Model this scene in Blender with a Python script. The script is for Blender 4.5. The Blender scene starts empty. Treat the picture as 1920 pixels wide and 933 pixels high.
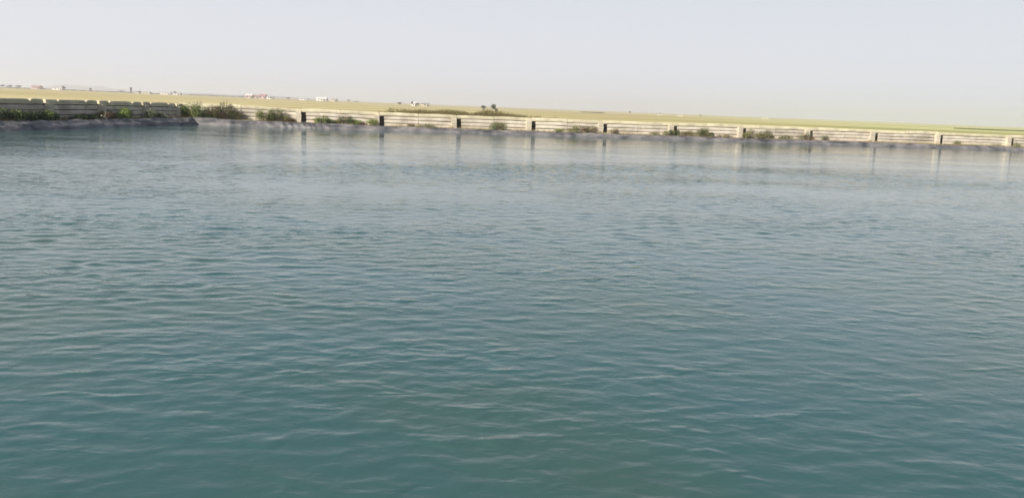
import bpy, math, random
import numpy as np
from mathutils import Vector, Matrix, noise as mnoise

S = bpy.context.scene
COL = S.collection

# ------------------------------------------------------------------ camera
F = 1500.0            # focal length in pixels of the 1920 px wide photograph
EYE = 2.0             # eye above the water, metres
ROLL = math.atan(0.0385)
PITCH = math.radians(10.05)
cam_d = bpy.data.cameras.new('camera')
cam = bpy.data.objects.new('camera', cam_d); COL.objects.link(cam)
cam_d.sensor_width = 36.0
cam_d.lens = 36.0 * F / 1920.0
cam_d.clip_start = 0.1
cam_d.clip_end = 20000
cam.location = (0, 0, EYE)
cam.matrix_world = Matrix.Translation((0, 0, EYE)) @ (
    Matrix.Rotation(math.pi / 2 - PITCH, 4, 'X') @ Matrix.Rotation(ROLL, 4, 'Z'))
S.camera = cam

# ------------------------------------------------------------------ light
SUN_EL = math.radians(32)
SUN_H = Vector((-0.69, -0.723)).normalized()       # horizontal direction TOWARDS the sun
to_sun = Vector((SUN_H.x * math.cos(SUN_EL), SUN_H.y * math.cos(SUN_EL), math.sin(SUN_EL)))
sd = bpy.data.lights.new('sun', 'SUN'); sd.energy = 5.0; sd.angle = math.radians(0.5)
sd.color = (1.0, 0.94, 0.85)
sun = bpy.data.objects.new('sun', sd); COL.objects.link(sun)
sun.rotation_euler = to_sun.to_track_quat('Z', 'Y').to_euler()

w = bpy.data.worlds.new('World'); S.world = w; w.use_nodes = True
wn = w.node_tree.nodes; wl = w.node_tree.links
bg = wn['Background']
sky = wn.new('ShaderNodeTexSky'); sky.sky_type = 'NISHITA'; sky.sun_disc = False
sky.sun_elevation = SUN_EL
sky.sun_rotation = math.atan2(SUN_H.x, SUN_H.y)
sky.air_density = 1.0; sky.dust_density = 1.5; sky.ozone_density = 1.5; sky.altitude = 0
hs = wn.new('ShaderNodeHueSaturation'); hs.inputs['Saturation'].default_value = 1.05; hs.inputs['Value'].default_value = 0.6
wl.new(sky.outputs[0], hs.inputs['Color'])
# dusty air whitens the sky low over the plain; higher up it stays the clear sky
wtc = wn.new('ShaderNodeTexCoord'); wsx = wn.new('ShaderNodeSeparateXYZ'); wl.new(wtc.outputs['Generated'], wsx.inputs[0])
wmr = wn.new('ShaderNodeMapRange'); wmr.interpolation_type = 'SMOOTHSTEP'
wmr.inputs[1].default_value = 0.02; wmr.inputs[2].default_value = 0.56; wmr.inputs[3].default_value = 0.97; wmr.inputs[4].default_value = 0.0
wl.new(wsx.outputs[2], wmr.inputs[0])
wmx = wn.new('ShaderNodeMix'); wmx.data_type = 'RGBA'; wl.new(wmr.outputs[0], wmx.inputs[0])
wmx.inputs[7].default_value = (5.75, 5.95, 6.5, 1)
wl.new(hs.outputs[0], wmx.inputs[6]); wl.new(wmx.outputs[2], bg.inputs[0])
bg.inputs[1].default_value = 0.10
S.view_settings.view_transform = 'Standard'
S.view_settings.look = 'None'
S.view_settings.exposure = 0.45
S.view_settings.gamma = 1
S.view_settings.use_curve_mapping = False
S.cycles.max_bounces = 8
S.cycles.volume_bounces = 1

# ------------------------------------------------------------------ helpers
HAZE_DENSITY = 0.0004
rnd = random.Random(7)
nprng = np.random.default_rng(11)

def tag(o, label=None, cat=None, group=None, kind=None):
    if label: o['label'] = label
    if cat: o['category'] = cat
    if group: o['group'] = group
    if kind: o['kind'] = kind
    return o

def empty(name, loc=(0, 0, 0), rz=0.0):
    o = bpy.data.objects.new(name, None); COL.objects.link(o)
    o.location = loc; o.rotation_euler = (0, 0, rz); o.empty_display_size = 0.2
    return o

def mesh_obj(name, verts, faces, mat, parent=None, smooth=False):
    me = bpy.data.meshes.new(name)
    me.from_pydata([tuple(v) for v in verts], [], faces)
    me.update()
    if mat: me.materials.append(mat)
    if smooth: me.polygons.foreach_set('use_smooth', [True] * len(me.polygons))
    o = bpy.data.objects.new(name, me); COL.objects.link(o)
    if parent: o.parent = parent
    return o

class MB:
    def __init__(self): self.v = []; self.f = []
    def box(self, c, s, rz=0.0, jit=0.0, taper=1.0):
        b = len(self.v); cz, sz = math.cos(rz), math.sin(rz)
        for dz in (-.5, .5):
            k = taper if dz > 0 else 1.0
            for dx, dy in ((-.5, -.5), (.5, -.5), (.5, .5), (-.5, .5)):
                x, y = dx * s[0] * k + rnd.uniform(-jit, jit), dy * s[1] * k + rnd.uniform(-jit, jit)
                self.v.append((c[0] + x * cz - y * sz, c[1] + x * sz + y * cz, c[2] + dz * s[2] + rnd.uniform(-jit, jit)))
        self.f += [(b, b+3, b+2, b+1), (b+4, b+5, b+6, b+7), (b, b+1, b+5, b+4), (b+1, b+2, b+6, b+5), (b+2, b+3, b+7, b+6), (b+3, b, b+4, b+7)]
    def tube(self, p0, p1, r0, r1, n=6):
        p0 = Vector(p0); p1 = Vector(p1); d = (p1 - p0).normalized()
        a = d.orthogonal().normalized(); c = d.cross(a); b = len(self.v)
        for p, r in ((p0, r0), (p1, r1)):
            for i in range(n):
                t = 2 * math.pi * i / n
                self.v.append(tuple(p + a * (r * math.cos(t)) + c * (r * math.sin(t))))
        for i in range(n):
            j = (i + 1) % n
            self.f.append((b+i, b+j, b+n+j, b+n+i))
        self.f.append(tuple(b + n + i for i in range(n)))
        self.f.append(tuple(b + n - 1 - i for i in range(n)))
    def build(self, name, mat, parent=None, smooth=False):
        return mesh_obj(name, self.v, self.f, mat, parent, smooth)

def mat(name, base, rough=0.9, var=0.25, scale=3.0, bump=0.0, bscale=20.0, base2=None, spec=0.3, stretch=(1, 1, 1), detail=6.0):
    m = bpy.data.materials.new(name); m.use_nodes = True
    n = m.node_tree.nodes; l = m.node_tree.links; p = n['Principled BSDF']
    tc = n.new('ShaderNodeTexCoord'); mp = n.new('ShaderNodeMapping'); mp.inputs['Scale'].default_value = stretch
    l.new(tc.outputs['Object'], mp.inputs[0])
    nz = n.new('ShaderNodeTexNoise'); nz.inputs['Scale'].default_value = scale; nz.inputs['Detail'].default_value = detail
    nz.inputs['Roughness'].default_value = 0.6
    l.new(mp.outputs[0], nz.inputs['Vector'])
    r = n.new('ShaderNodeValToRGB'); r.color_ramp.elements[0].position = 0.35; r.color_ramp.elements[1].position = 0.68
    b2 = base2 if base2 else tuple(c * (1 - var) for c in base)
    r.color_ramp.elements[0].color = (*b2, 1); r.color_ramp.elements[1].color = (*base, 1)
    l.new(nz.outputs[0], r.inputs[0]); l.new(r.outputs[0], p.inputs['Base Color'])
    p.inputs['Roughness'].default_value = rough; p.inputs['Specular IOR Level'].default_value = spec
    if bump:
        bz = n.new('ShaderNodeTexNoise'); bz.inputs['Scale'].default_value = bscale; bz.inputs['Detail'].default_value = 5
        l.new(mp.outputs[0], bz.inputs['Vector'])
        bm = n.new('ShaderNodeBump'); bm.inputs['Strength'].default_value = 0.8; bm.inputs['Distance'].default_value = bump
        l.new(bz.outputs[0], bm.inputs['Height']); l.new(bm.outputs[0], p.inputs['Normal'])
    return m

def weather(m, streak=1.0):
    """each block panel differs a little, with rain streaks and blotches"""
    n = m.node_tree.nodes; l = m.node_tree.links; p = n['Principled BSDF']
    src = p.inputs['Base Color'].links[0].from_socket
    oi = n.new('ShaderNodeObjectInfo'); mr = n.new('ShaderNodeMapRange'); mr.inputs[3].default_value = 0.86; mr.inputs[4].default_value = 1.05
    l.new(oi.outputs['Random'], mr.inputs[0])
    tc = n.new('ShaderNodeTexCoord'); mp = n.new('ShaderNodeMapping'); mp.inputs['Scale'].default_value = (0.8, 0.8, 0.9)
    l.new(tc.outputs['Object'], mp.inputs[0])
    nz = n.new('ShaderNodeTexNoise'); nz.inputs['Scale'].default_value = 1.4; nz.inputs['Detail'].default_value = 6; l.new(mp.outputs[0], nz.inputs['Vector'])
    m2 = n.new('ShaderNodeMapRange'); m2.inputs[1].default_value = 0.36; m2.inputs[2].default_value = 0.5; m2.inputs[3].default_value = 0.86; m2.inputs[4].default_value = 1.0
    l.new(nz.outputs[0], m2.inputs[0])
    mu = n.new('ShaderNodeMath'); mu.operation = 'MULTIPLY'; l.new(mr.outputs[0], mu.inputs[0]); l.new(m2.outputs[0], mu.inputs[1])
    h = n.new('ShaderNodeHueSaturation'); l.new(mu.outputs[0], h.inputs['Value']); l.new(src, h.inputs['Color']); l.new(h.outputs[0], p.inputs['Base Color'])

def leaf_mat(name, c1, c2, trans=0.25):
    m = bpy.data.materials.new(name); m.use_nodes = True
    n = m.node_tree.nodes; l = m.node_tree.links; p = n['Principled BSDF']
    g = n.new('ShaderNodeNewGeometry')
    r = n.new('ShaderNodeValToRGB'); r.color_ramp.elements[0].color = (*c1, 1); r.color_ramp.elements[1].color = (*c2, 1)
    l.new(g.outputs['Random Per Island'], r.inputs[0]); l.new(r.outputs[0], p.inputs['Base Color'])
    p.inputs['Roughness'].default_value = 0.75; p.inputs['Specular IOR Level'].default_value = 0.2
    tr = n.new('ShaderNodeBsdfTranslucent'); l.new(r.outputs[0], tr.inputs[0])
    mx = n.new('ShaderNodeMixShader'); mx.inputs[0].default_value = trans
    l.new(p.outputs[0], mx.inputs[1]); l.new(tr.outputs[0], mx.inputs[2])
    l.new(mx.outputs[0], n['Material Output'].inputs['Surface'])
    return m

M = {}
M['block'] = mat('weathered_block', (0.74, 0.665, 0.54), 0.95, scale=1.1, base2=(0.46, 0.40, 0.31), bump=0.012, bscale=14)
M['coping'] = mat('pale_coping', (0.74, 0.67, 0.46), 0.95, scale=1.3, base2=(0.50, 0.44, 0.30), bump=0.012, bscale=14)
M['mortar_shade'] = mat('mortar_shade', (0.09, 0.07, 0.055), 1.0, scale=4)  # joint mortar, coloured darker so the added pier slots look like black shadow
M['pier'] = mat('pier_block', (0.68, 0.61, 0.47), 0.95, scale=2.2, base2=(0.52, 0.46, 0.35), bump=0.01, bscale=12)
weather(M['block']); weather(M['coping']); weather(M['pier'])
M['soil'] = mat('bank_soil', (0.36, 0.28, 0.20), 1.0, scale=0.9, base2=(0.22, 0.17, 0.12), bump=0.04, bscale=6)
M['wood'] = mat('bark', (0.12, 0.09, 0.06), 1.0)
M['dark_metal'] = mat('dark_metal', (0.06, 0.06, 0.07), 0.6)
M['pole'] = mat('pole_timber', (0.18, 0.15, 0.13), 0.9)
M['white'] = mat('white_render', (0.75, 0.72, 0.68), 0.9, var=0.1, scale=0.3)
M['cream'] = mat('cream_render', (0.58, 0.52, 0.40), 0.9, var=0.15, scale=0.3)
M['pink'] = mat('pink_brick', (0.60, 0.44, 0.40), 0.9, var=0.15, scale=0.3)
M['roof_red'] = mat('red_roof', (0.40, 0.20, 0.18), 0.8, var=0.2, scale=0.3)
M['roof_grey'] = mat('grey_roof', (0.30, 0.29, 0.30), 0.8, var=0.2, scale=0.3)
M['dark_open'] = mat('dark_opening', (0.03, 0.03, 0.035), 0.6)
M['green'] = leaf_mat('leaf_green', (0.12, 0.17, 0.04), (0.40, 0.48, 0.14), 0.35)
M['deep'] = leaf_mat('leaf_deep', (0.02, 0.035, 0.012), (0.07, 0.10, 0.03), 0.15)
M['olive'] = leaf_mat('leaf_olive', (0.13, 0.13, 0.045), (0.36, 0.34, 0.15), 0.25)
M['brown'] = leaf_mat('leaf_brown', (0.10, 0.055, 0.035), (0.30, 0.20, 0.12), 0.2)
M['grey'] = leaf_mat('leaf_grey', (0.15, 0.17, 0.10), (0.36, 0.37, 0.22), 0.2)
M['straw'] = leaf_mat('straw', (0.30, 0.24, 0.10), (0.52, 0.44, 0.22), 0.25)
M['scrub'] = leaf_mat('leaf_scrub', (0.07, 0.06, 0.025), (0.24, 0.20, 0.075), 0.2)
M['tree'] = leaf_mat('leaf_tree', (0.03, 0.035, 0.018), (0.09, 0.09, 0.04), 0.1)

# geomembrane liner: dusty dark plastic
def liner_mat():
    m = mat('pond_liner', (0.28, 0.26, 0.25), 0.55, scale=0.9, base2=(0.06, 0.06, 0.066), bump=0.03, bscale=5, spec=0.3, stretch=(1, 1, 2))
    return m
M['liner'] = liner_mat()

# ------------------------------------------------------------------ the pool outline (waterline)
C0 = Vector((-21.75, 55.0))
DR = Vector((63.4, 12.75)).normalized()
DL = Vector((-1.94, -18.2)).normalized()
NR = Vector((-DR.y, DR.x)); NL = Vector((DL.y, -DL.x))
R_END = C0 + DR * 86; L_END = C0 + DL * 53
NEAR_R = Vector((68.0, 2.3)); NEAR_L = L_END
POLY = [NEAR_L, C0, R_END, NEAR_R]                      # clockwise seen from above
for i, p in enumerate(POLY): pass

def outward(i):
    a, b = POLY[i], POLY[(i + 1) % 4]
    d = (b - a).normalized()
    return Vector((-d.y, d.x))

def offset_corner(i, off):
    n0, n1 = outward((i - 1) % 4), outward(i)
    den = 1 + n0.dot(n1)
    return POLY[i] + (n0 + n1) * (off / den)

def fbm(x, y, z=0.0, oct=4):
    return mnoise.fractal(Vector((x, y, z)), 1.0, 2.0, oct)

def bank_z(x, y):
    """height of the bank top"""
    k = min(1, max(0, (-8 - x) / 12.0))
    return 0.27 + 0.13 * k + 0.035 * fbm(x * 0.35, y * 0.35)

def ring_points(off, step=1.0):
    pts = []
    for i in range(4):
        a, b = offset_corner(i, off), offset_corner((i + 1) % 4, off)
        a0, b0 = POLY[i], POLY[(i + 1) % 4]
        n = max(1, int((b0 - a0).length / step))
        for k in range(n): pts.append(a.lerp(b, k / n))
    return pts

# ------------------------------------------------------------------ ground
def ground_material():
    m = bpy.data.materials.new('dry_field'); m.use_nodes = True
    n = m.node_tree.nodes; l = m.node_tree.links; p = n['Principled BSDF']
    g = n.new('ShaderNodeNewGeometry')
    def nz(scale, stretch, detail=5):
        mp = n.new('ShaderNodeMapping'); mp.inputs['Scale'].default_value = stretch
        mp.inputs['Rotation'].default_value = (0, 0, math.radians(-9))
        l.new(g.outputs['Position'], mp.inputs[0])
        t = n.new('ShaderNodeTexNoise'); t.inputs['Scale'].default_value = scale; t.inputs['Detail'].default_value = detail
        l.new(mp.outputs[0], t.inputs['Vector']); return t.outputs[0]
    def ramp(src, stops):
        r = n.new('ShaderNodeValToRGB'); e = r.color_ramp.elements
        while len(e) < len(stops): e.new(0.5)
        for q, (pos, c) in zip(e, stops): q.position = pos; q.color = (*c, 1)
        l.new(src, r.inputs[0]); return r.outputs[0]
    def mix(f, a, b):
        x = n.new('ShaderNodeMix'); x.data_type = 'RGBA'
        if isinstance(f, float): x.inputs[0].default_value = f
        else: l.new(f, x.inputs[0])
        l.new(a, x.inputs[6]); l.new(b, x.inputs[7]); return x.outputs[2]
    fields = ramp(nz(0.012, (0.35, 1.6, 1)), [(0.30, (0.24, 0.18, 0.08)), (0.42, (0.44, 0.37, 0.16)), (0.50, (0.56, 0.48, 0.25)), (0.58, (0.36, 0.29, 0.12)), (0.70, (0.50, 0.44, 0.22))])
    green = ramp(nz(0.02, (0.2, 1.8, 1)), [(0.32, (0.26, 0.26, 0.10)), (0.48, (0.48, 0.45, 0.17)), (0.56, (0.66, 0.61, 0.28)), (0.7, (0.40, 0.39, 0.15))])
    sx = n.new('ShaderNodeSeparateXYZ'); l.new(g.outputs['Position'], sx.inputs[0])
    # the farmland turns greener towards the right (a real planting difference)
    dv = n.new('ShaderNodeMath'); dv.operation = 'DIVIDE'; l.new(sx.outputs[0], dv.inputs[0]); l.new(sx.outputs[1], dv.inputs[1])
    mr = n.new('ShaderNodeMapRange'); mr.inputs[1].default_value = 0.12; mr.inputs[2].default_value = 0.42
    l.new(dv.outputs[0], mr.inputs[0])
    far = mix(mr.outputs[0], fields, green)
    soil = ramp(nz(1.6, (1, 1, 1)), [(0.35, (0.08, 0.06, 0.045)), (0.55, (0.24, 0.18, 0.13)), (0.72, (0.42, 0.32, 0.23))])
    # distance from the pool bank
    vl = n.new('ShaderNodeVectorMath'); vl.operation = 'DISTANCE'; l.new(g.outputs['Position'], vl.inputs[0])
    vl.inputs[1].default_value = (20, 32, 0)
    mr2 = n.new('ShaderNodeMapRange'); mr2.inputs[1].default_value = 58; mr2.inputs[2].default_value = 75
    l.new(vl.outputs['Value'], mr2.inputs[0])
    l.new(mix(mr2.outputs[0], soil, far), p.inputs['Base Color'])
    p.inputs['Roughness'].default_value = 1.0; p.inputs['Specular IOR Level'].default_value = 0.1
    b = n.new('ShaderNodeBump'); b.inputs['Distance'].default_value = 0.05; b.inputs['Strength'].default_value = 0.7
    l.new(nz(5, (1, 1, 1)), b.inputs['Height']); l.new(b.outputs[0], p.inputs['Normal'])
    return m
M['ground'] = ground_material()

def ground_z(x, y, off):
    zb = bank_z(x, y)
    if off < 2.5: return zb + 0.03 * fbm(x * 1.3, y * 1.3, 3.0)
    t = min(1, (off - 2.5) / 6.0)
    far = 0.25 + 0.15 * fbm(x * 0.01, y * 0.01, 5.0)
    r = math.hypot(x, y)
    if r > 150:
        az = x / max(1.0, abs(y))
        far += min(1.0, (r - 150) / 900) * (-1.0 if az > -0.2 else 0) * min(1, max(0, (az + 0.35) / 0.3)) * 0.9
        if az < -0.25: far += min(1.0, (r - 150) / 900) * min(1, (-0.25 - az) / 0.3) * 1.2
    return zb * (1 - t) + far * t

offs = [0.50, 0.62, 0.8, 1.0, 1.25, 1.5, 1.8, 2.2, 3, 4.5, 7, 11, 17, 26, 40, 60, 90, 130, 190, 280, 400, 600, 900, 1400, 2200, 3500, 6000, 9000]
rings = []
for o_ in offs:
    if o_ <= 30: rings.append(ring_points(o_))
    else:
        base = ring_points(26)
        cx, cy = 20.0, 32.0
        pts = []
        for p in base:
            d = Vector((p.x - cx, p.y - cy)); r = d.length
            blend = min(1, (o_ - 26) / 400)
            R = (r + o_ - 26) * (1 - blend) + (60 + o_) * blend
            pts.append(Vector((cx, cy)) + d * (R / r))
        rings.append(pts)
V = []; Fc = []
n_ = len(rings[0])
for k, rg in enumerate(rings):
    for p in rg: V.append((p.x, p.y, ground_z(p.x, p.y, offs[k])))
for k in range(len(rings) - 1):
    a, b = k * n_, (k + 1) * n_
    for i in range(n_):
        j = (i + 1) % n_
        Fc.append((a + i, a + j, b + j, b + i)[::-1])
tag(mesh_obj('ground', V, Fc, M['ground'], smooth=True), kind='structure')

# ------------------------------------------------------------------ water
def water_material():
    m = bpy.data.materials.new('pond_water'); m.use_nodes = True
    n = m.node_tree.nodes; l = m.node_tree.links; p = n['Principled BSDF']
    p.inputs['Roughness'].default_value = 0.06; p.inputs['IOR'].default_value = 1.333
    g = n.new('ShaderNodeNewGeometry')
    def nz(scale, stretch, rot, detail=3, rough=0.5, dist=0.0):
        mp = n.new('ShaderNodeMapping'); mp.vector_type = 'TEXTURE'
        mp.inputs['Scale'].default_value = stretch; mp.inputs['Rotation'].default_value = (0, 0, math.radians(rot))
        l.new(g.outputs['Position'], mp.inputs[0])
        t = n.new('ShaderNodeTexNoise'); t.inputs['Scale'].default_value = scale; t.inputs['Detail'].default_value = detail
        t.inputs['Roughness'].default_value = rough; t.inputs['Distortion'].default_value = dist
        l.new(mp.outputs[0], t.inputs['Vector']); return t.outputs[0]
    def math_(op, a, b):
        x = n.new('ShaderNodeMath'); x.operation = op
        for i, q in enumerate((a, b)):
            if isinstance(q, (int, float)): x.inputs[i].default_value = q
            else: l.new(q, x.inputs[i])
        return x.outputs[0]
    # cloudy teal water with murkier greenish patches
    r = n.new('ShaderNodeValToRGB'); e = r.color_ramp.elements
    e[0].position = 0.35; e[0].color = (0.040, 0.106, 0.112, 1); e[1].position = 0.72; e[1].color = (0.052, 0.099, 0.080, 1)
    l.new(nz(0.35, (1.4, 1, 1), 0, 3), r.inputs[0]); l.new(r.outputs[0], p.inputs['Base Color'])
    patch = n.new('ShaderNodeMapRange'); patch.inputs[1].default_value = 0.38; patch.inputs[2].default_value = 0.64
    patch.inputs[3].default_value = 0.35; patch.inputs[4].default_value = 1.25
    l.new(nz(0.30, (2.2, 1, 1), 8, 3), patch.inputs[0])
    # sheltered water under the far wall: calm belt
    sep = n.new('ShaderNodeSeparateXYZ'); l.new(g.outputs['Position'], sep.inputs[0])
    dd = math_('SUBTRACT', sep.outputs[1], math_('MULTIPLY', sep.outputs[0], 0.2))      # ~ 59.3 at the far waterline
    calm = n.new('ShaderNodeMapRange'); calm.inputs[1].default_value = 31; calm.inputs[2].default_value = 37
    calm.inputs[3].default_value = 1.0; calm.inputs[4].default_value = 0.42
    l.new(math_('ADD', dd, math_('MULTIPLY', nz(0.12, (2.5, 1, 1), 0, 2), 8.0)), calm.inputs[0])
    # small chop keeps running in front of the left bank
    ld = math_('SUBTRACT', math_('ADD', sep.outputs[0], 27.6), math_('MULTIPLY', sep.outputs[1], 0.1066))
    lf = n.new('ShaderNodeMapRange'); lf.inputs[1].default_value = 3; lf.inputs[2].default_value = 10
    lf.inputs[3].default_value = 1.0; lf.inputs[4].default_value = 0.0; l.new(ld, lf.inputs[0])
    calm_o = math_('MAXIMUM', calm.outputs[0], lf.outputs[0])
    a = nz(7.0, (1.6, 1, 1), 14, 2, 0.5, 0.4); b = nz(8.6, (1.5, 1, 1), -12, 2, 0.5, 0.4); c = nz(15, (1.4, 1, 1), 4, 2, 0.5)
    # sparse steeper wavelets standing out of the smoother water
    sp = n.new('ShaderNodeMapRange'); sp.interpolation_type = 'SMOOTHSTEP'; sp.inputs[1].default_value = 0.54; sp.inputs[2].default_value = 0.74
    sp.inputs[3].default_value = 0.0; sp.inputs[4].default_value = 1.25; l.new(nz(3.4, (2.0, 1, 1), 3, 2, 0.5, 0.3), sp.inputs[0])
    hsum = math_('ADD', math_('ADD', math_('ADD', a, b), sp.outputs[0]), math_('MULTIPLY', c, 0.22))
    # a gust patch ruffling the middle distance
    gx = math_('DIVIDE', math_('SUBTRACT', sep.outputs[0], 6.0), 15.0); gy = math_('DIVIDE', math_('SUBTRACT', dd, 26.0), 5.0)
    gg = n.new('ShaderNodeMapRange'); gg.interpolation_type = 'SMOOTHSTEP'; gg.inputs[1].default_value = 1.2; gg.inputs[2].default_value = 0.0
    gg.inputs[3].default_value = 0.62; gg.inputs[4].default_value = 1.9
    l.new(math_('ADD', math_('MULTIPLY', gx, gx), math_('MULTIPLY', gy, gy)), gg.inputs[0])
    # lee of the near bank: gentler ripples
    lee = n.new('ShaderNodeMapRange'); lee.inputs[1].default_value = 4; lee.inputs[2].default_value = 11
    lee.inputs[3].default_value = 0.55; lee.inputs[4].default_value = 1.0; l.new(dd, lee.inputs[0])
    amp = math_('MULTIPLY', math_('MULTIPLY', math_('MULTIPLY', patch.outputs[0], calm_o), lee.outputs[0]), gg.outputs[0])
    bp = n.new('ShaderNodeBump'); bp.inputs['Strength'].default_value = 1.0; bp.inputs['Distance'].default_value = WATER_BUMP
    l.new(math_('MULTIPLY', hsum, amp), bp.inputs['Height']); l.new(bp.outputs[0], p.inputs['Normal'])
    return m
WATER_BUMP = 0.018
M['water'] = water_material()

def axis(lo, hi, f):
    a = [lo]
    while a[-1] < hi: a.append(a[-1] + f(a[-1]))
    return np.array(a)
ys = axis(1.6, 74.5, lambda y: min(0.17, 0.014 + 0.0026 * y))
xs = axis(-30, 70, lambda x: 0.055 if abs(x) < 8 else min(0.35, 0.055 + 0.0045 * (abs(x) - 8)))
DY = (0.014 + 0.0026 * ys)[:, None]
X, Y = np.meshgrid(xs, ys)
Hh = np.zeros_like(X); CX = np.zeros_like(X); CY = np.zeros_like(X)
for k in range(130):
    lam = math.exp(nprng.uniform(math.log(0.09), math.log(0.55)))
    th = math.radians(90 + nprng.normal(6, 33))
    kk = 2 * math.pi / lam; ph = nprng.uniform(0, 2 * math.pi)
    slope = 0.0135 * (lam / 0.2) ** -0.55
    A_ = np.clip((lam / DY - 3.0) / 2.5, 0, 1) * slope / kk
    arg = kk * (math.cos(th) * X + math.sin(th) * Y) + ph
    Hh += A_ * np.sin(arg); c_ = A_ * np.cos(arg)
    CX += math.cos(th) * c_; CY += math.sin(th) * c_
# gust patches and the calm belt
env = 0.85 + 0.5 * np.sin(0.31 * X + 0.9 * np.sin(0.21 * Y)) * np.sin(0.42 * Y + 1.1 * np.sin(0.17 * X + 1))
D = Y - 0.2 * X
env *= np.interp(D, [0, 4, 6, 9, 13, 17, 22, 30, 34, 60], [0.42, 0.5, 0.75, 1.05, 0.95, 0.75, 0.6, 0.5, 0.32, 0.3])
left_d = (X - (-21.75 + (Y - 55) * 0.1066))
env = np.where(Y > 20, np.maximum(env, np.interp(left_d, [0, 4, 9], [0.9, 0.7, 0.0])), env)
gust = np.exp(-((D - 26) / 4.0) ** 2) * np.exp(-((X - 6) / 14.0) ** 2)
env = env * (1 + 1.1 * gust)
Hh *= env
CHOP = 1.3
GX = X + CHOP * CX * env; GY = Y + CHOP * CY * env
Hh = Hh.astype(np.float32)
ny, nx = X.shape
me = bpy.data.meshes.new('water')
co = np.stack([GX, GY, Hh], -1).reshape(-1, 3).astype(np.float32)
idx = np.arange(ny * nx).reshape(ny, nx)
q = np.stack([idx[:-1, :-1], idx[:-1, 1:], idx[1:, 1:], idx[1:, :-1]], -1).reshape(-1, 4)
me.vertices.add(len(co)); me.vertices.foreach_set('co', co.ravel())
me.loops.add(q.size); me.loops.foreach_set('vertex_index', q.ravel().astype(np.int32))
me.polygons.add(len(q)); me.polygons.foreach_set('loop_start', (np.arange(len(q)) * 4).astype(np.int32))
me.update(calc_edges=True); me.validate()
me.polygons.foreach_set('use_smooth', np.ones(len(me.polygons), dtype=bool))
me.materials.append(M['water'])
wo = bpy.data.objects.new('water', me); COL.objects.link(wo)
tag(wo, kind='structure')

# ------------------------------------------------------------------ liner
def sstep(a, b, x):
    t = min(1, max(0, (x - a) / (b - a))); return t * t * (3 - 2 * t)

def build_liner():
    Vv = []; Ff = []
    prof = [(-0.9, -0.75), (-0.35, -0.28), (-0.12, -0.08), (0.02, 0.03), (0.12, 0.11), (0.22, 0.19), (0.32, 0.24), (0.40, 0.30), (0.50, 0.35), (0.58, 0.372), (0.68, 0.376), (0.80, 0.36), (0.86, 0.30)]
    rows = []
    for (o_, z) in prof:
        rows.append(ring_points(o_, 0.11))
    n = len(rows[0])
    for k, rg in enumerate(rows):
        o_, z = prof[k]
        for i, p in enumerate(rg):
            zb = bank_z(p.x, p.y) + 0.015
            top = zb / 0.375
            zz = z * top if z > 0 else z
            left = p.x < -20.6 and p.y < 55.8
            # slumped folds: long horizontal creases on the left, slanting wrinkles near the corner
            wrk = 0
            if z > -0.3:
                if left:
                    wrk = 0.12 * abs(fbm(p.y * 0.4, z * 9, 2.0)) + 0.06 * abs(fbm(p.y * 1.3, z * 14, 7.0))
                    wrk += 0.05 * math.exp(-((z - 0.13) / 0.04) ** 2)
                    if o_ > 0.45: zz += 0.07 * max(0, fbm(p.y * 0.5, 0, 4.0)) + 0.03 * fbm(p.y * 2.2, o_ * 5, 1.0)
                else:
                    s = (p - C0).dot(DR)
                    near = max(0.0, 1 - abs(s - 5.5) / 8.5)
                    wrk = 0.016 * fbm(s * 1.2, z * 6, 1.0)
                    wrk += near * 0.13 * (0.5 + 0.5 * math.sin((s + 1.3 * z * (1 if s > 4 else 0.1)) * (9.0 + 1.2 * math.sin(s * 0.9)) + 2.2 * fbm(s * 0.6, 1.0))) ** 2 * sstep(-0.1, 0.1, z) * (1 - sstep(0.30, 0.37, z))
                    if o_ > 0.45: zz += 0.02 * fbm(s * 0.9, 0, 4.0)
            i4 = 0
            # move along the local outward normal
            best = min(range(4), key=lambda j: abs((p - POLY[j]).dot(outward(j)) - o_))
            nn = outward(best)
            Vv.append((p.x - nn.x * wrk, p.y - nn.y * wrk, zz + wrk * 0.35))
    for k in range(len(rows) - 1):
        a, b = k * n, (k + 1) * n
        for i in range(n):
            j = (i + 1) % n
            Ff.append((a + i, b + i, b + j, a + j))
    o = mesh_obj('pond_liner', Vv, Ff, M['liner'], smooth=True)
    tag(o, 'dark plastic sheet liner, wrinkled and dusty, hanging over the pond edge', 'pond liner')
build_liner()

# ------------------------------------------------------------------ walls
WALL_OFF = 1.62       # front face of the block wall behind the waterline
THICK = 0.22

def lerp_table(tab, s):
    return float(np.interp(s, [a for a, b in tab], [b for a, b in tab]))

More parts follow.
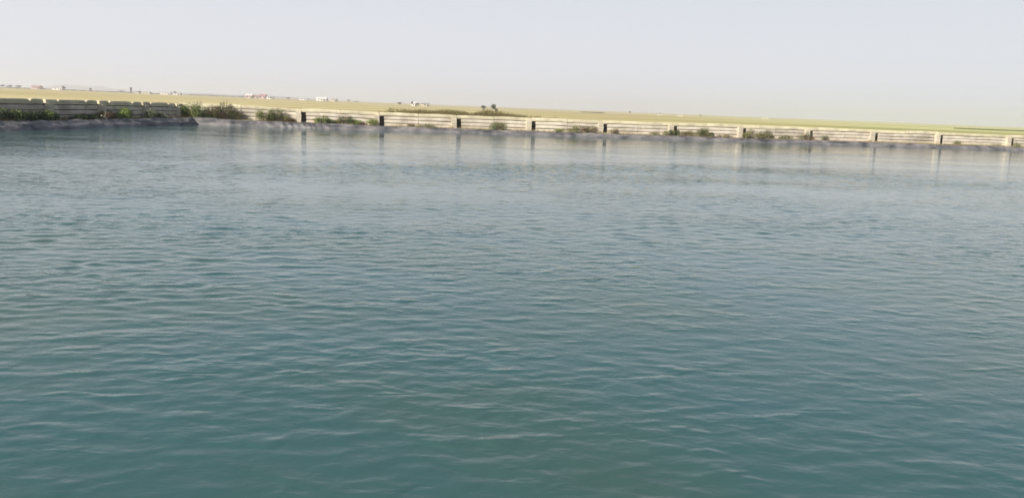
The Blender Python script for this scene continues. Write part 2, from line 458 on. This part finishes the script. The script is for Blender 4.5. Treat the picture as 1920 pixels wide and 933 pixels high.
def course(mb, org, d, nrm, s0, s1, zf, hgt, depth, front, amp, seed, chamfer=0.0, chamfer1=None):
    """one slumped course of rough blocks from s0 to s1; zf(s) its bottom"""
    n = max(2, int((s1 - s0) / 0.14)); b = len(mb.v)
    for i in range(n + 1):
        s = s0 + (s1 - s0) * i / n
        if i == 1: s = s0 + min(0.06 if chamfer < 0.06 else 0.12, (s1 - s0) / n)
        if i == n - 1 and n > 2: s = s1 - min(0.06 if (chamfer1 or 0) < 0.06 else 0.12, (s1 - s0) / n)
        j = amp * fbm(s * 1.1, seed * 3.7); j2 = amp * fbm(s * 1.3, seed * 5.1 + 9)
        end = 0.0
        if i == 0: end = chamfer
        if i == n: end = chamfer if chamfer1 is None else chamfer1
        z0 = zf(s); z1 = z0 + hgt - end + j2 * 0.6
        fr = front + j
        P = [(fr, z0 + 0.012), (fr - 0.012, (z0 + z1) / 2), (fr + 0.012, z1 - 0.012), (fr + 0.035, z1), (fr + depth, z1), (fr + depth, z0)]
        for (o_, z) in P:
            q_ = org + d * s + nrm * o_
            mb.v.append((q_.x, q_.y, z))
    m_ = 6
    for i in range(n):
        for k in range(m_):
            k2 = (k + 1) % m_
            mb.f.append((b + i*m_ + k, b + (i+1)*m_ + k, b + (i+1)*m_ + k2, b + i*m_ + k2))
    mb.f.append(tuple(b + k for k in range(m_))); mb.f.append(tuple(b + n*m_ + m_ - 1 - k for k in range(m_)))

def build_wall(name, label, d, nrm, piers, base_t, top_t, s_start, s_end, gap, pier_side, splits, notch, vdip, rec0=0.012):
    org = C0
    root = empty(name, (C0.x + nrm.x * WALL_OFF + d.x * s_start, C0.y + nrm.y * WALL_OFF + d.y * s_start, 0.3))
    tag(root, label, 'wall')
    off0 = Vector(root.location)
    def loc(mb):
        mb.v = [(x - off0.x, y - off0.y, z - off0.z) for x, y, z in mb.v]; return mb
    pw = 0.38; pr = 0.25
    # where panels begin and end
    cuts = [s_start] + sorted(piers) + [s_end]
    seed = 1
    for bi in range(len(cuts) - 1):
        a, b = cuts[bi], cuts[bi + 1]
        if b - a < 0.3: continue
        sub = [a] + [a + (b - a) * f for f in splits(bi)] + [b]
        for si in range(len(sub) - 1):
            u, v = sub[si], sub[si + 1]
            rec = rec0 + (0.14 * u / 60 if rec0 > 0.1 else 0)
            g0 = gap / 2 if si else notch / 2
            g1 = gap / 2 if si < len(sub) - 2 else notch / 2
            seed += 1
            dz = rnd.uniform(-0.022, 0.022); sag = rnd.uniform(0.0, 0.03)
            def h(s): return lerp_table(top_t, s) - lerp_table(base_t, s)
            def zline(k):
                def f(s):
                    t = (s - u) / (v - u)
                    bs = lerp_table(base_t, s)
                    return bs + (h(s)) * k / 4.0 + (dz + sag * (4 * t * (1 - t)) - 0.012 * abs(2*t-1)) * (k / 4.0) + 0.012 * fbm(s * 0.5, k * 2.3)
                return f
            pm = MB()
            for k in range(3):
                hh = h((u + v) / 2) / 4.0
                course(pm, org, d, nrm, u + (rec if si == 0 and bi > 0 else 0.012), v - 0.012, zline(k), hh - rnd.uniform(0.022, 0.034), THICK, WALL_OFF + rnd.uniform(-0.012, 0.012), 0.012, seed * 7 + k)
            pan = loc(pm).build('wall_panel', M['block'], root)
            # recessed bed mortar between the courses
            mm = MB()
            course(mm, org, d, nrm, u + (rec - 0.02 if rec > 0.1 and si == 0 and bi > 0 else 0.02), v - 0.02, lambda s: lerp_table(base_t, s) - 0.15, h((u+v)/2) * 0.75 + 0.22, THICK - 0.08, WALL_OFF + 0.045, 0.0, seed)
            loc(mm).build('bed_mortar', M['mortar_shade'], pan)
            cm = MB()
            hh = h((u + v) / 2) / 4.0
            course(cm, org, d, nrm, u + g0, v - g1, zline(3), hh - rnd.uniform(0.0, 0.025), THICK + 0.03, WALL_OFF - 0.012, 0.012, seed * 11, chamfer=(vdip if si else 0.025), chamfer1=(vdip if si < len(sub) - 2 else 0.025))
            loc(cm).build('coping', M['coping'], root)
            if rec > 0.1 and si == 0 and bi > 0:      # added dark-coloured slot beside the pier, deepening its cast shadow
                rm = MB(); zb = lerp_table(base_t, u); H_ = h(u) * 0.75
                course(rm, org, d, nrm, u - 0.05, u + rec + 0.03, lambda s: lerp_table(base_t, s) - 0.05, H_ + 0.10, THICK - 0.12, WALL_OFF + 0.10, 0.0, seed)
                loc(rm).build('shade_recess', M['mortar_shade'], root)
    for s in piers:
        pm = MB()
        zb = lerp_table(base_t, s); zt = lerp_table(top_t, s)
        nb = 4; hp = (zt - zb) * 0.80 / nb
        ang = math.atan2(d.y, d.x)
        for k in range(nb):
            c = org + d * (s + pier_side * pw / 2 + rnd.uniform(-.008, .008)) + nrm * (WALL_OFF - pr / 2 - 0.004)
            pm.box((c.x, c.y, zb - (0.06 if k == 0 else 0) + hp * (k + 0.5)), (pw + rnd.uniform(-.015, .015), pr, hp - 0.012 + (0.12 if k == 0 else 0)), ang, 0.004)
        loc(pm).build('pier', M['pier'], root)
    return root

right_piers = [6.77, 12.29, 17.93, 23.6, 29.25, 34.98, 40.82, 46.68, 52.6, 58.73, 65.66, 72.0, 78.0]
rb = [(-1, .36), (3, .38), (6.4, .29), (9.6, .27), (12.4, .24), (18, .20), (29.4, .20), (35, .23), (47, .25), (53, .28), (66, .27), (90, .27)]
rt = [(-1, 1.42), (2.8, 1.43), (5.9, 1.34), (9.6, 1.31), (12.4, 1.25), (18, 1.27), (23.7, 1.25), (29.4, 1.25), (35, 1.27), (41, 1.29), (47, 1.28), (53, 1.26), (59, 1.29), (66, 1.23), (90, 1.23)]
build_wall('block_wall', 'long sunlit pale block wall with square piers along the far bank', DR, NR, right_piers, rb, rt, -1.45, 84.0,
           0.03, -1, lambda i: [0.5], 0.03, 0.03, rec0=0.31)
left_piers = [-0.25, 3.85, 8.35, 12.9, 17.3, 21.8, 26.3, 30.8, 35.3, 39.8, 44.3]
lb = [(-2, .34), (5, .36), (12, .39), (17, .40), (60, .40)]
lt = [(-2, 1.37), (0, 1.38), (4, 1.42), (8, 1.45), (13, 1.48), (16, 1.49), (60, 1.50)]
def left_splits(i): return [0.24, 0.76]
build_wall('block_wall', 'shadowed dark block wall with gaps in its top course, along the left bank', DL, NL, left_piers, lb, lt, -1.55, 48.0,
           0.03, -1, left_splits, 0.21, 0.075)

# ------------------------------------------------------------------ plants
def leaves(mb_v, mb_f, c, r, n, size, up=0.3, flat=1.0):
    for _ in range(n):
        # more leaves near the surface of the clump
        d = Vector((rnd.gauss(0, 1), rnd.gauss(0, 1), rnd.gauss(0, 1))).normalized() * (rnd.random() ** 0.45)
        p = Vector((c[0] + d.x * r[0], c[1] + d.y * r[1], c[2] + d.z * r[2]))
        if p.z < 0.0: p.z = abs(p.z) * 0.4
        a = Vector((rnd.gauss(0, 1), rnd.gauss(0, 1), rnd.gauss(up, 1))).normalized()
        b = a.cross(Vector((rnd.gauss(0, 1), rnd.gauss(0, 1), rnd.gauss(0, 1)))).normalized()
        s = size * rnd.uniform(0.6, 1.3); k = len(mb_v)
        mb_v += [tuple(p - b * s * 0.35), tuple(p + a * s), tuple(p + b * s * 0.35), tuple(p - a * s * 0.6)]
        mb_f.append((k, k + 1, k + 2, k + 3))

def bush(name, label, cat, loc, w_, h_, dep, kinds, group=None, n=900, size=0.05, clumps=7, open_=0.0, spikes=0):
    root = empty(name, loc)
    tag(root, label, cat, group)
    cl = []
    for i in range(clumps):
        x = (i + 0.5) / clumps - 0.5 + rnd.uniform(-.1, .1)
        dome = math.sqrt(max(0.05, 1 - (2.0 * x) ** 2 * 0.75))
        hz = h_ * dome * rnd.uniform(0.7, 1.05)
        cl.append(((x * w_, rnd.uniform(-.3, .3) * dep, hz * 0.5), (max(w_ / clumps * rnd.uniform(0.8, 1.5), hz * 0.42), dep * 0.45, hz * 0.52)))
    sm = MB()
    for c, r in cl:
        for _ in range(4 + int(8 * open_)):
            t = (c[0] + rnd.uniform(-1, 1) * r[0], c[1] + rnd.uniform(-1, 1) * r[1], c[2] + r[2] * rnd.uniform(.3, 1.05))
            sm.tube((c[0] * 0.25, c[1] * 0.3, -0.03), t, 0.010, 0.004, 4)
    for _ in range(spikes):
        x = rnd.uniform(-.45, .45) * w_
        sm.tube((x, 0, 0), (x + rnd.uniform(-.1, .1), rnd.uniform(-.1, .1), h_ * rnd.uniform(.8, 1.02)), 0.012, 0.006, 4)
    sm.build('stems', M['wood'], root)
    per = n // clumps
    for kk, kd in enumerate(kinds):
        v = []; f = []
        for i, (c, r) in enumerate(cl):
            if len(kinds) == 1 or i % len(kinds) == kk: leaves(v, f, c, r, per, size)
            else: leaves(v, f, c, r, per // 6, size)
        mesh_obj('foliage', v, f, M[kd], root)
    return root

def on_right(s, off=1.05):
    p = C0 + DR * s + NR * off
    return (p.x, p.y, bank_z(p.x, p.y) - 0.02)
def on_left(s, off=1.05):
    p = C0 + DL * s + NL * off
    return (p.x, p.y, bank_z(p.x, p.y) - 0.02)

# --- pixel (photo) to place along the bank: s = f(px)
def s_right(px, off=1.05):
    P0 = C0 + NR * off
    return _hit(px, P0, DR)
def s_left(px, off=1.05):
    return _hit(px, C0 + NL * off, DL)
def _hit(px, P0, d):
    py = 225 + (px - 560) * 0.037
    u = px - 960; v = 466.5 - py; c, s = math.cos(ROLL), math.sin(ROLL)
    u2 = u * c - v * s; v2 = u * s + v * c
    ry = F * math.cos(PITCH) + v2 * math.sin(PITCH)
    # t*(u2,ry) = P0 + s d
    det = u2 * (-d.y) + d.x * ry
    return (u2 * P0.y - ry * P0.x) / (ry * d.x - u2 * d.y)

G = 'bushes growing on the bank in front of the wall'
PXM = 26.0 # pixels of the photo per metre around 57 m
# left bank (seen obliquely): px, width m (along wall), height m
left_specs = [
 (8, 3.2, 0.62, ['deep', 'green'], 'dark low bush at the left edge of the picture, under the shaded wall'),
 (60, 2.6, 0.55, ['deep'], 'second dark low bush from the left edge, under the shaded wall'),
 (96, 1.0, 0.52, ['green', 'deep'], 'small mid green bush against the shaded wall, right of the dark bushes'),
 (160, 2.8, 0.30, ['deep'], 'very low dark weeds at the foot of the shaded wall'),
 (205, 1.4, 0.42, ['deep', 'brown'], 'low dark and brown weed below a pale stalk on the shaded bank'),
 (237, 1.2, 0.62, ['green'], 'bright light green round bush standing alone before the shaded wall'),
 (288, 1.5, 0.55, ['grey', 'deep'], 'grey green bush just left of the big bushes in the corner'),
]
for px, w_, h_, kd, lab in left_specs:
    s = s_left(px, 0.95)
    rz = math.atan2(DL.y, DL.x)
    o = bush('bush', lab, 'bush', on_left(s, 1.0), w_ * 1.15, h_ * 1.22, 0.7, kd, G, n=2000, size=0.055, clumps=6)
    o.rotation_euler = (0, 0, rz)
# corner and right bank: px centre, px width, px height, kinds, label
right_specs = [
 (325, 36, 28, ['green'], 'tall pale green bush, leftmost of the big corner bushes', 3000, 0.7),
 (362, 54, 29, ['green', 'green', 'deep'], 'biggest bright green bush in the far left corner of the pond', 4200, 0.7),
 (400, 42, 25, ['brown', 'deep'], 'reddish brown half dead bush beside the biggest green corner bush', 2200, 0.8),
 (424, 44, 31, ['olive', 'brown', 'deep'], 'brown and olive bush with bare twigs sticking up above the wall', 3200, 0.8),
 (497, 30, 24, ['olive', 'green'], 'yellow green round bush left of a dark bush, by the wrinkled liner', 1800, 0.8),
 (520, 36, 24, ['deep', 'olive'], 'dark dense bush touching the yellow green one, by the wrinkled liner', 2400, 0.8),
 (546, 16, 9, ['brown'], 'small dark brown dry shrub just left of the first pier', 500, 0.8),
 (605, 26, 14, ['green', 'deep'], 'green bush leftmost in the row between the first and second piers', 1300, 0.85),
 (622, 18, 8, ['deep', 'olive'], 'low dark weed between two green bushes past the first pier', 600, 0.85),
 (650, 32, 15, ['olive', 'deep'], 'dark olive bush in the middle of the row past the first pier', 1500, 0.85),
 (668, 20, 10, ['green'], 'low green bush right end of the row between first two piers', 700, 0.85),
 (680, 14, 7, ['brown'], 'low brown dry weed between a green bush and the second pier', 350, 0.85),
 (699, 18, 14, ['green', 'olive'], 'light green bush touching the left side of the second pier', 800, 0.85),
 (772, 12, 7, ['brown', 'olive'], 'thin brown weed at mid bay between second and third piers', 300, 0.9),
 (800, 30, 8, ['olive', 'grey'], 'low grey olive weed patch between second and third piers', 800, 0.9),
 (936, 28, 19, ['grey', 'olive'], 'round grey green bush alone between third and fourth piers', 2000, 0.8),
 (1052, 18, 8, ['olive', 'green'], 'low yellow green weed right of the fourth pier', 500, 0.9),
 (1078, 18, 13, ['olive'], 'olive bush left of a reddish dry one before the fifth pier', 900, 0.85),
 (1104, 34, 15, ['brown', 'olive'], 'reddish brown dry bush just left of the fifth pier', 1300, 0.85),
 (1154, 14, 10, ['olive', 'brown'], 'small olive bush just right of the fifth pier', 500, 0.9),
 (1230, 16, 7, ['olive'], 'small flat olive weed left of the long brushy row', 350, 0.9),
 (1262, 30, 14, ['olive', 'deep'], 'olive bush hiding the foot of the sixth pier', 1300, 0.85),
 (1292, 26, 12, ['scrub', 'olive'], 'thin scrubby bush second in the row right of the sixth pier', 900, 0.85),
 (1322, 36, 16, ['olive', 'deep'], 'dense dark olive bush third in the row right of the sixth pier', 1600, 0.85),
 (1360, 22, 8, ['brown', 'straw'], 'dry straw coloured weed left of the seventh pier', 450, 0.9),
 (1411, 28, 17, ['olive'], 'rounded olive bush just right of the seventh pier', 1300, 0.85),
 (1438, 34, 15, ['olive', 'deep'], 'dark green and olive bush second right of the seventh pier', 1400, 0.85),
 (1474, 20, 9, ['olive', 'deep'], 'small low olive bush apart from the pair past the seventh pier', 500, 0.9),
 (1514, 24, 15, ['grey', 'brown'], 'grey brown dry bush in front of the eighth pier', 900, 0.9),
 (1550, 14, 11, ['grey', 'brown'], 'small upright grey brown weed right of the eighth pier', 450, 0.9),
 (1802, 16, 9, ['grey', 'olive'], 'small grey olive weed right of the tenth pier', 400, 0.9),
 (1872, 10, 6, ['grey'], 'tiny grey weed left of the last pier at the right', 200, 0.9),
 (1912, 16, 8, ['olive', 'grey'], 'small weed at the right edge of the picture', 350, 0.9),
]
for px, wpx, hpx, kd, lab, n, off in right_specs:
    if px < 345: off = 1.1
    s = s_right(px, off)
    dist = (C0 + DR * s).y
    ppm = F / dist
    o = bush('bush', lab, 'bush', on_right(s, off + 0.25), wpx / ppm, hpx / ppm * 1.15, 0.7, kd, G, n=n, size=0.05,
             clumps=max(3, int(wpx / 6)), open_=0.4 if 'brown' in kd else 0, spikes=5 if px == 424 else 0)
    o.rotation_euler = (0, 0, math.atan2(DR.y, DR.x))

# pale driftwood-like stalk lying on the shaded bank
st = MB(); s0 = s_left(203, 0.7); p = Vector(on_left(s0, 0.75))
st.tube((0, 0, 0.05), (0.1, -0.9, 0.28), 0.05, 0.03, 6); st.tube((0.05, -0.4, 0.15), (0.2, -0.6, 0.5), 0.02, 0.008, 5)
so = st.build('fallen_branch', M['cream']); so.location = p
tag(so, 'pale dry branch lying on the bank below the shaded wall', 'branch')

# sparse dry grass along the banks (uncountable)
def bank_grass():
    v = []; f = []
    def tuft(p, n, hgt):
        for _ in range(n):
            a = rnd.uniform(0, 6.28); l_ = rnd.uniform(.3, 1) * hgt; lean = rnd.uniform(.1, .7) * l_
            b = Vector((p[0] + rnd.uniform(-.08, .08), p[1] + rnd.uniform(-.08, .08), p[2]))
            side = Vector((math.cos(a + 1.57), math.sin(a + 1.57), 0)) * 0.009
            t = b + Vector((math.cos(a) * lean, math.sin(a) * lean, l_)); k = len(v)
            v.extend([tuple(b - side), tuple(b + side), tuple(t)]); f.append((k, k + 1, k + 2))
    for _ in range(2600):
        s = rnd.uniform(0, 84)
        if fbm(s * 0.22, 3.3) > -0.05 or rnd.random() < .15: tuft(on_right(s, rnd.uniform(0.75, 1.55)), 9, rnd.choice([.1, .16, .26]))
    for _ in range(1100):
        tuft(on_left(rnd.uniform(-1, 46), rnd.uniform(0.75, 1.5)), 10, rnd.choice([.12, .2, .3]))
    return v, f
v, f = bank_grass()
tag(mesh_obj('dry_grass', v, f, M['straw']), 'sparse dry grass growing on the narrow banks below the walls', 'grass', kind='stuff')

# scrub band behind the far wall
def screen_x(px, y):
    """x of a thing at distance y seen near the horizon at photo pixel px"""
    py = 163.5 + 0.0385 * px + 6
    u = px - 960; v_ = 466.5 - py; c, s = math.cos(ROLL), math.sin(ROLL)
    u2 = u * c - v_ * s; v2 = u * s + v_ * c
    ry = F * math.cos(PITCH) + v2 * math.sin(PITCH)
    return u2 / ry * y
def scrub_band():
    v = []; f = []
    for _ in range(520):
        px = rnd.triangular(700, 1060, 860)
        y = rnd.uniform(88, 125)
        x = screen_x(px, y)
        hh = (0.92 + 0.6 * fbm(px * 0.02, 1.0)) * (0.5 if px > 1000 or px < 730 else 1.0)
        base = ground_z(x, y, 40)
        leaves(v, f, (x, y, base + hh * 0.5), (rnd.uniform(.5, 1.2), .6, hh * 0.6), 55, 0.10)
    return v, f
v, f = scrub_band()
tag(mesh_obj('dry_scrub', v, f, M['scrub']), 'band of brown olive scrub in the field just beyond the far wall', 'scrub', kind='stuff')

# ------------------------------------------------------------------ far things
def tree(label, px, y, height, width, kd='tree', group=None, n=700, base=None, lean=0.0, low=0.0):
    x = screen_x(px, y); z = ground_z(x, y, 100) if base is None else base
    root = empty('tree', (x, y, z)); tag(root, label, 'tree', group)
    tb = MB(); tb.tube((0, 0, -.2), (lean * .5, 0, height * .45), height * .035, height * .02, 6)
    for k in range(5):
        a = k * 1.256 + rnd.random()
        tb.tube((lean * .4, 0, height * .35), (lean + math.cos(a) * width * .3, math.sin(a) * width * .3, height * rnd.uniform(.6, .85)), height * .018, height * .006, 5)
    tb.build('trunk', M['wood'], root)
    v = []; f = []
    for k in range(9):
        a = rnd.uniform(0, 6.28); rr = rnd.uniform(0, .32) * width
        leaves(v, f, (lean + math.cos(a) * rr, math.sin(a) * rr, height * rnd.uniform(.5 - low, .85)), (width * .22, width * .24, height * .19), n // 9, height * (.05 if y < 400 else .085))
    mesh_obj('crown', v, f, M[kd], root)
    return root

tree('small round tree on the plain, left one of a close pair', 907, 330, 2.1, 2.4, n=1600, low=0.22)
tree('taller dark tree on the plain, right one of a close pair', 923, 330, 2.8, 2.9, n=2200, lean=0.3, low=0.2)

def house(label, px, y, L, Dp, Hh_, wallm, roofm, kind='flat', nwin=3, cat='house', group='low buildings on the horizon', door=True, z=None):
    x = screen_x(px, y); zz = (ground_z(x, y, 300) if z is None else z)
    root = empty('house' if cat == 'house' else cat.replace(' ', '_'), (x, y, zz)); tag(root, label, cat, group)
    b = MB(); b.box((0, 0, Hh_ / 2 - .3), (L, Dp, Hh_ + .6)); b.build('wall', M[wallm], root)
    r = MB()
    if kind == 'flat':
        r.box((0, 0, Hh_ + 0.15), (L + .5, Dp + .5, 0.3))
    else:
        k = Hh_ * 0.45; e = .4
        r.v = [(-L/2-e, -Dp/2-e, Hh_), (L/2+e, -Dp/2-e, Hh_), (L/2+e, Dp/2+e, Hh_), (-L/2-e, Dp/2+e, Hh_), (-L/2-e, 0, Hh_+k), (L/2+e, 0, Hh_+k)]
        r.f = [(0, 1, 5, 4), (2, 3, 4, 5), (0, 4, 3), (1, 2, 5), (0, 3, 2, 1)]
    r.build('roof', M[roofm], root)
    for i in range(nwin):
        wb = MB(); wx = -L/2 + L * (i + 1) / (nwin + 1)
        wb.box((wx, -Dp/2 - 0.03, Hh_ * 0.55), (min(1.6, L / (nwin + 1) * .5), 0.12, Hh_ * 0.35)); wb.build('window', M['dark_open'], root)
    if door:
        db = MB(); db.box((L * 0.38, -Dp/2 - 0.04, Hh_ * .35), (1.1, 0.12, Hh_ * .7)); db.build('door', M['dark_open'], root)
    return root

FAR = 900.0
ppm = F / FAR      # 1.67 px per metre
house('pinkish building with a red roof near the left edge of the horizon', 70, FAR, 9, 7, 2.6, 'pink', 'roof_red', 'gable')
house('long low white shed on the horizon left of a dark tree', 110, FAR, 11, 6, 2.0, 'white', 'roof_grey', nwin=2)
tree('dark little tree at the right end of the low white shed', 120, FAR - 6, 4.6, 4.4)
tree('tiny dark tree alone on the horizon between white shed and tower', 170, FAR, 3.8, 3.4)
for i, (px, lab) in enumerate([(6, 'dark tree clump on the horizon at the very left edge'), (20, 'dark flat topped tree on the horizon, second from the left edge'), (36, 'dark low tree on the horizon left of the pink building')]):
    tree(lab, px, FAR + 60, 3.6, 9.5, n=900, group='trees along the left horizon')
tree('low wide tree just left of the dark tower', 228, FAR + 40, 2.6, 10, n=700, group='trees along the left horizon')
# water tower
tx = screen_x(246, FAR); tz = ground_z(tx, FAR, 300)
tw = empty('water_tower', (tx, FAR, tz)); tag(tw, 'narrow dark tower standing alone on the left horizon', 'tower')
b = MB(); b.tube((0, 0, -.3), (0, 0, 3.6), .95, .85, 12); b.build('shaft', M['dark_metal'], tw)
b = MB(); b.tube((0, 0, 3.6), (0, 0, 5.9), 1.15, 1.15, 14); b.tube((0, 0, 5.9), (0, 0, 6.4), 1.15, .3, 14); b.build('tank', M['dark_metal'], tw)
house('small dark shed with a sloping roof right of the tower', 258, FAR, 4.5, 4, 1.8, 'cream', 'roof_grey', 'gable', nwin=1, door=False)
tree('dark bush like tree beside the thin pole on the left horizon', 262, FAR - 8, 2.6, 4)
def pole(label, px, y, h_, arm=True):
    x = screen_x(px, y); z = ground_z(x, y, 300)
    r = empty('utility_pole', (x, y, z)); tag(r, label, 'pole', 'poles on the horizon')
    b = MB(); b.tube((0, 0, -.3), (0, 0, h_), .16, .10, 8); b.build('post', M['pole'], r)
    if arm:
        b = MB(); b.box((0, 0, h_ - .5), (1.6, .12, .12)); b.build('crossarm', M['pole'], r)
pole('thin pole with crossarm right of the dark tower', 264, FAR, 6.5)
house('pale flat building right of the pole, half hidden by trees', 275, FAR, 9, 6, 1.7, 'cream', 'roof_grey', nwin=2, door=False)
house('long white wall like building, leftmost of the pale row', 312, FAR, 11, 6, 1.9, 'white', 'roof_grey', nwin=3)
house('second pale low building of the row, dark roofed', 331, FAR + 15, 10, 6, 2.0, 'white', 'roof_red', nwin=3)
tree('dark tree above the pale building row left of centre', 329, FAR + 30, 3.8, 6, n=700)
house('pink walled house with white gable, leftmost of the pink village', 468, FAR, 7, 6, 3.0, 'pink', 'white', 'gable', nwin=2)
house('pink house with red roof, second in the pink village', 480, FAR + 10, 6.5, 6, 2.6, 'pink', 'roof_red', 'gable', nwin=2)
house('pink house, tallest roof in the pink village', 493, FAR, 8, 6, 3.2, 'pink', 'roof_red', 'gable', nwin=2)
house('pale pink house, rightmost of the pink village', 507, FAR, 7, 6, 2.2, 'white', 'roof_grey', nwin=2)
for px, lab in [(463, 'dark round tree left in front of the pink village'), (475, 'dark round tree second in front of the pink village'), (487, 'dark round tree in the middle of the pink village'), (498, 'dark round tree right of the tallest pink house'), (508, 'dark round tree at the right end of the pink village')]:
    tree(lab, px, FAR - 15, 2.6, 3.0, n=500, group='trees among the pink houses')
tree('broad dark tree between the pink village and the white hall', 541, FAR, 2.8, 6, n=600)
house('low white building between village and the white hall', 570, FAR, 9, 6, 1.7, 'white', 'roof_grey', nwin=2)
house('largest white hall on the horizon, right of the pink village', 604, FAR, 11, 9, 3.0, 'white', 'white', 'gable', nwin=3, cat='hall')
tree('dark hedge tree under the left side of the white hall', 605, FAR - 40, 1.9, 6, n=500)
house('small dark roofed house right of the white hall', 626, FAR, 7, 6, 3.0, 'cream', 'roof_grey', nwin=2)
tree('dark low tree between the white hall and the open plain', 654, FAR, 2.8, 6, n=500)
tree('flat dark tree far right of the white hall', 668, FAR + 60, 2.4, 7, n=500)
tree('dark block like clump left of the farmstead', 749, 650, 2.4, 5.2, n=900)
house('small white farmhouse on the plain behind dark trees', 776, 660, 4.6, 4, 2.0, 'white', 'white', 'gable', nwin=1)
tree('taller dark tree at the left of the white farmhouse', 772, 640, 3.6, 2.6, n=700)
tree('wide dark tree before the white farmhouse', 783, 640, 2.3, 5.5, n=900)
house('long dark roofed barn right of the white farmhouse', 797, 650, 6, 4, 1.8, 'cream', 'roof_grey', 'gable', nwin=1, cat='barn')
house('tiny pale hut beneath the right tree of the close pair', 928, 335, 1.8, 1.6, 1.3, 'cream', 'cream', nwin=0, cat='hut')
tree('tiny isolated bush on the horizon right of centre', 1181, 700, 2.6, 2.2, n=400)
house('tiny flat roofed hut on the horizon right of centre', 1237, 700, 3.2, 3, 1.4, 'cream', 'roof_grey', nwin=1, cat='hut', door=False)
house('sandy mound like hut right of the tiny flat one', 1275, 600, 3.2, 3, 1.2, 'cream', 'cream', 'gable', nwin=0, cat='hut', door=False)
pole('white pole on the horizon beside a small dark bush', 1311, 700, 3.2, arm=False)
tree('small dark bush on the horizon right of the white pole', 1314, 700, 1.8, 2.2, n=300)
house('tiny white cabin on the horizon, left of a twin', 1430, 800, 2.0, 2, 1.1, 'cream', 'white', nwin=0, cat='hut', door=False)
house('tiny white cabin on the horizon, right of a twin', 1437, 800, 1.5, 2, 1.5, 'cream', 'white', nwin=0, cat='hut', door=False)

def hedge_line(px0, px1, y, h_, label, n=420):
    v = []; f = []
    for _ in range(n):
        px = rnd.uniform(px0, px1); x = screen_x(px, y + rnd.uniform(-12, 12))
        hh = h_ * (0.7 + 0.6 * abs(fbm(px * 0.05, 2.0)))
        leaves(v, f, (x, y + rnd.uniform(-12, 12), ground_z(x, y, 300) + hh * .4), (2.2, 1.5, hh * .6), 14, 0.45)
    tag(mesh_obj('tree_line', v, f, M['tree']), label, 'tree line', kind='stuff')
hedge_line(0, 310, 960, 1.3, 'thin dark line of far vegetation along the left horizon')
hedge_line(350, 465, 1200, 1.8, 'thin dark line of far vegetation left of the pink village', 200)
hedge_line(1090, 1130, 640, 0.7, 'short faint line of far vegetation right of centre', 60)

# low distant tree lines / ridge
def ridge(px0, px1, y, h_, mt, seed):
    v = []; f = []; n = 40
    for i in range(n + 1):
        px = px0 + (px1 - px0) * i / n
        x = screen_x(px, y); t = i / n
        e = max(0, math.sin(math.pi * t)) ** 0.6
        hz = h_ * e * (0.75 + 0.35 * fbm(px * 0.02, seed))
        g = -2.0
        v += [(x, y - 120, g), (x, y, 0.5 + hz), (x, y + 200, g)]
    for i in range(n):
        a = i * 3
        f += [(a, a + 3, a + 4, a + 1), (a + 1, a + 4, a + 5, a + 2)]
    return mesh_obj('hills', v, f, mt, smooth=True)
M['hill'] = mat('far_hill', (0.24, 0.21, 0.19), 1.0, scale=0.004)
tag(ridge(60, 260, 4200, 34, M['hill'], 1.0), kind='structure')
tag(ridge(300, 620, 2600, 8.5, M['hill'], 2.0), kind='structure')
# irrigated crop strip far right
cs = MB(); x0, x1 = screen_x(1806, 330), screen_x(2150, 330)
cs.box(((x0 + x1) / 2, 330, ground_z((x0 + x1) / 2, 330, 250) + .15), (x1 - x0, 14, .5))
M['crop'] = mat('crop_green', (0.10, 0.14, 0.04), 1.0, scale=0.4)
tag(cs.build('crop_strip', M['crop']), 'dark green irrigated crop strip in the fields at the far right', 'crops', kind='stuff')

# ------------------------------------------------------------------ haze
hb = MB(); hb.box((0, 2000, 34), (16000, 16000, 72.0))
# bottom at -2, top at 70
hm = bpy.data.materials.new('haze'); hm.use_nodes = True
hn = hm.node_tree.nodes; hn.remove(hn['Principled BSDF'])
pv = hn.new('ShaderNodeVolumePrincipled'); pv.inputs['Density'].default_value = HAZE_DENSITY
pv.inputs['Color'].default_value = (0.89, 0.91, 1.0, 1); pv.inputs['Anisotropy'].default_value = 0.2
hm.node_tree.links.new(pv.outputs[0], hn['Material Output'].inputs['Volume'])
tag(hb.build('haze', hm), 'pale dusty haze over the plain', 'haze', kind='stuff')
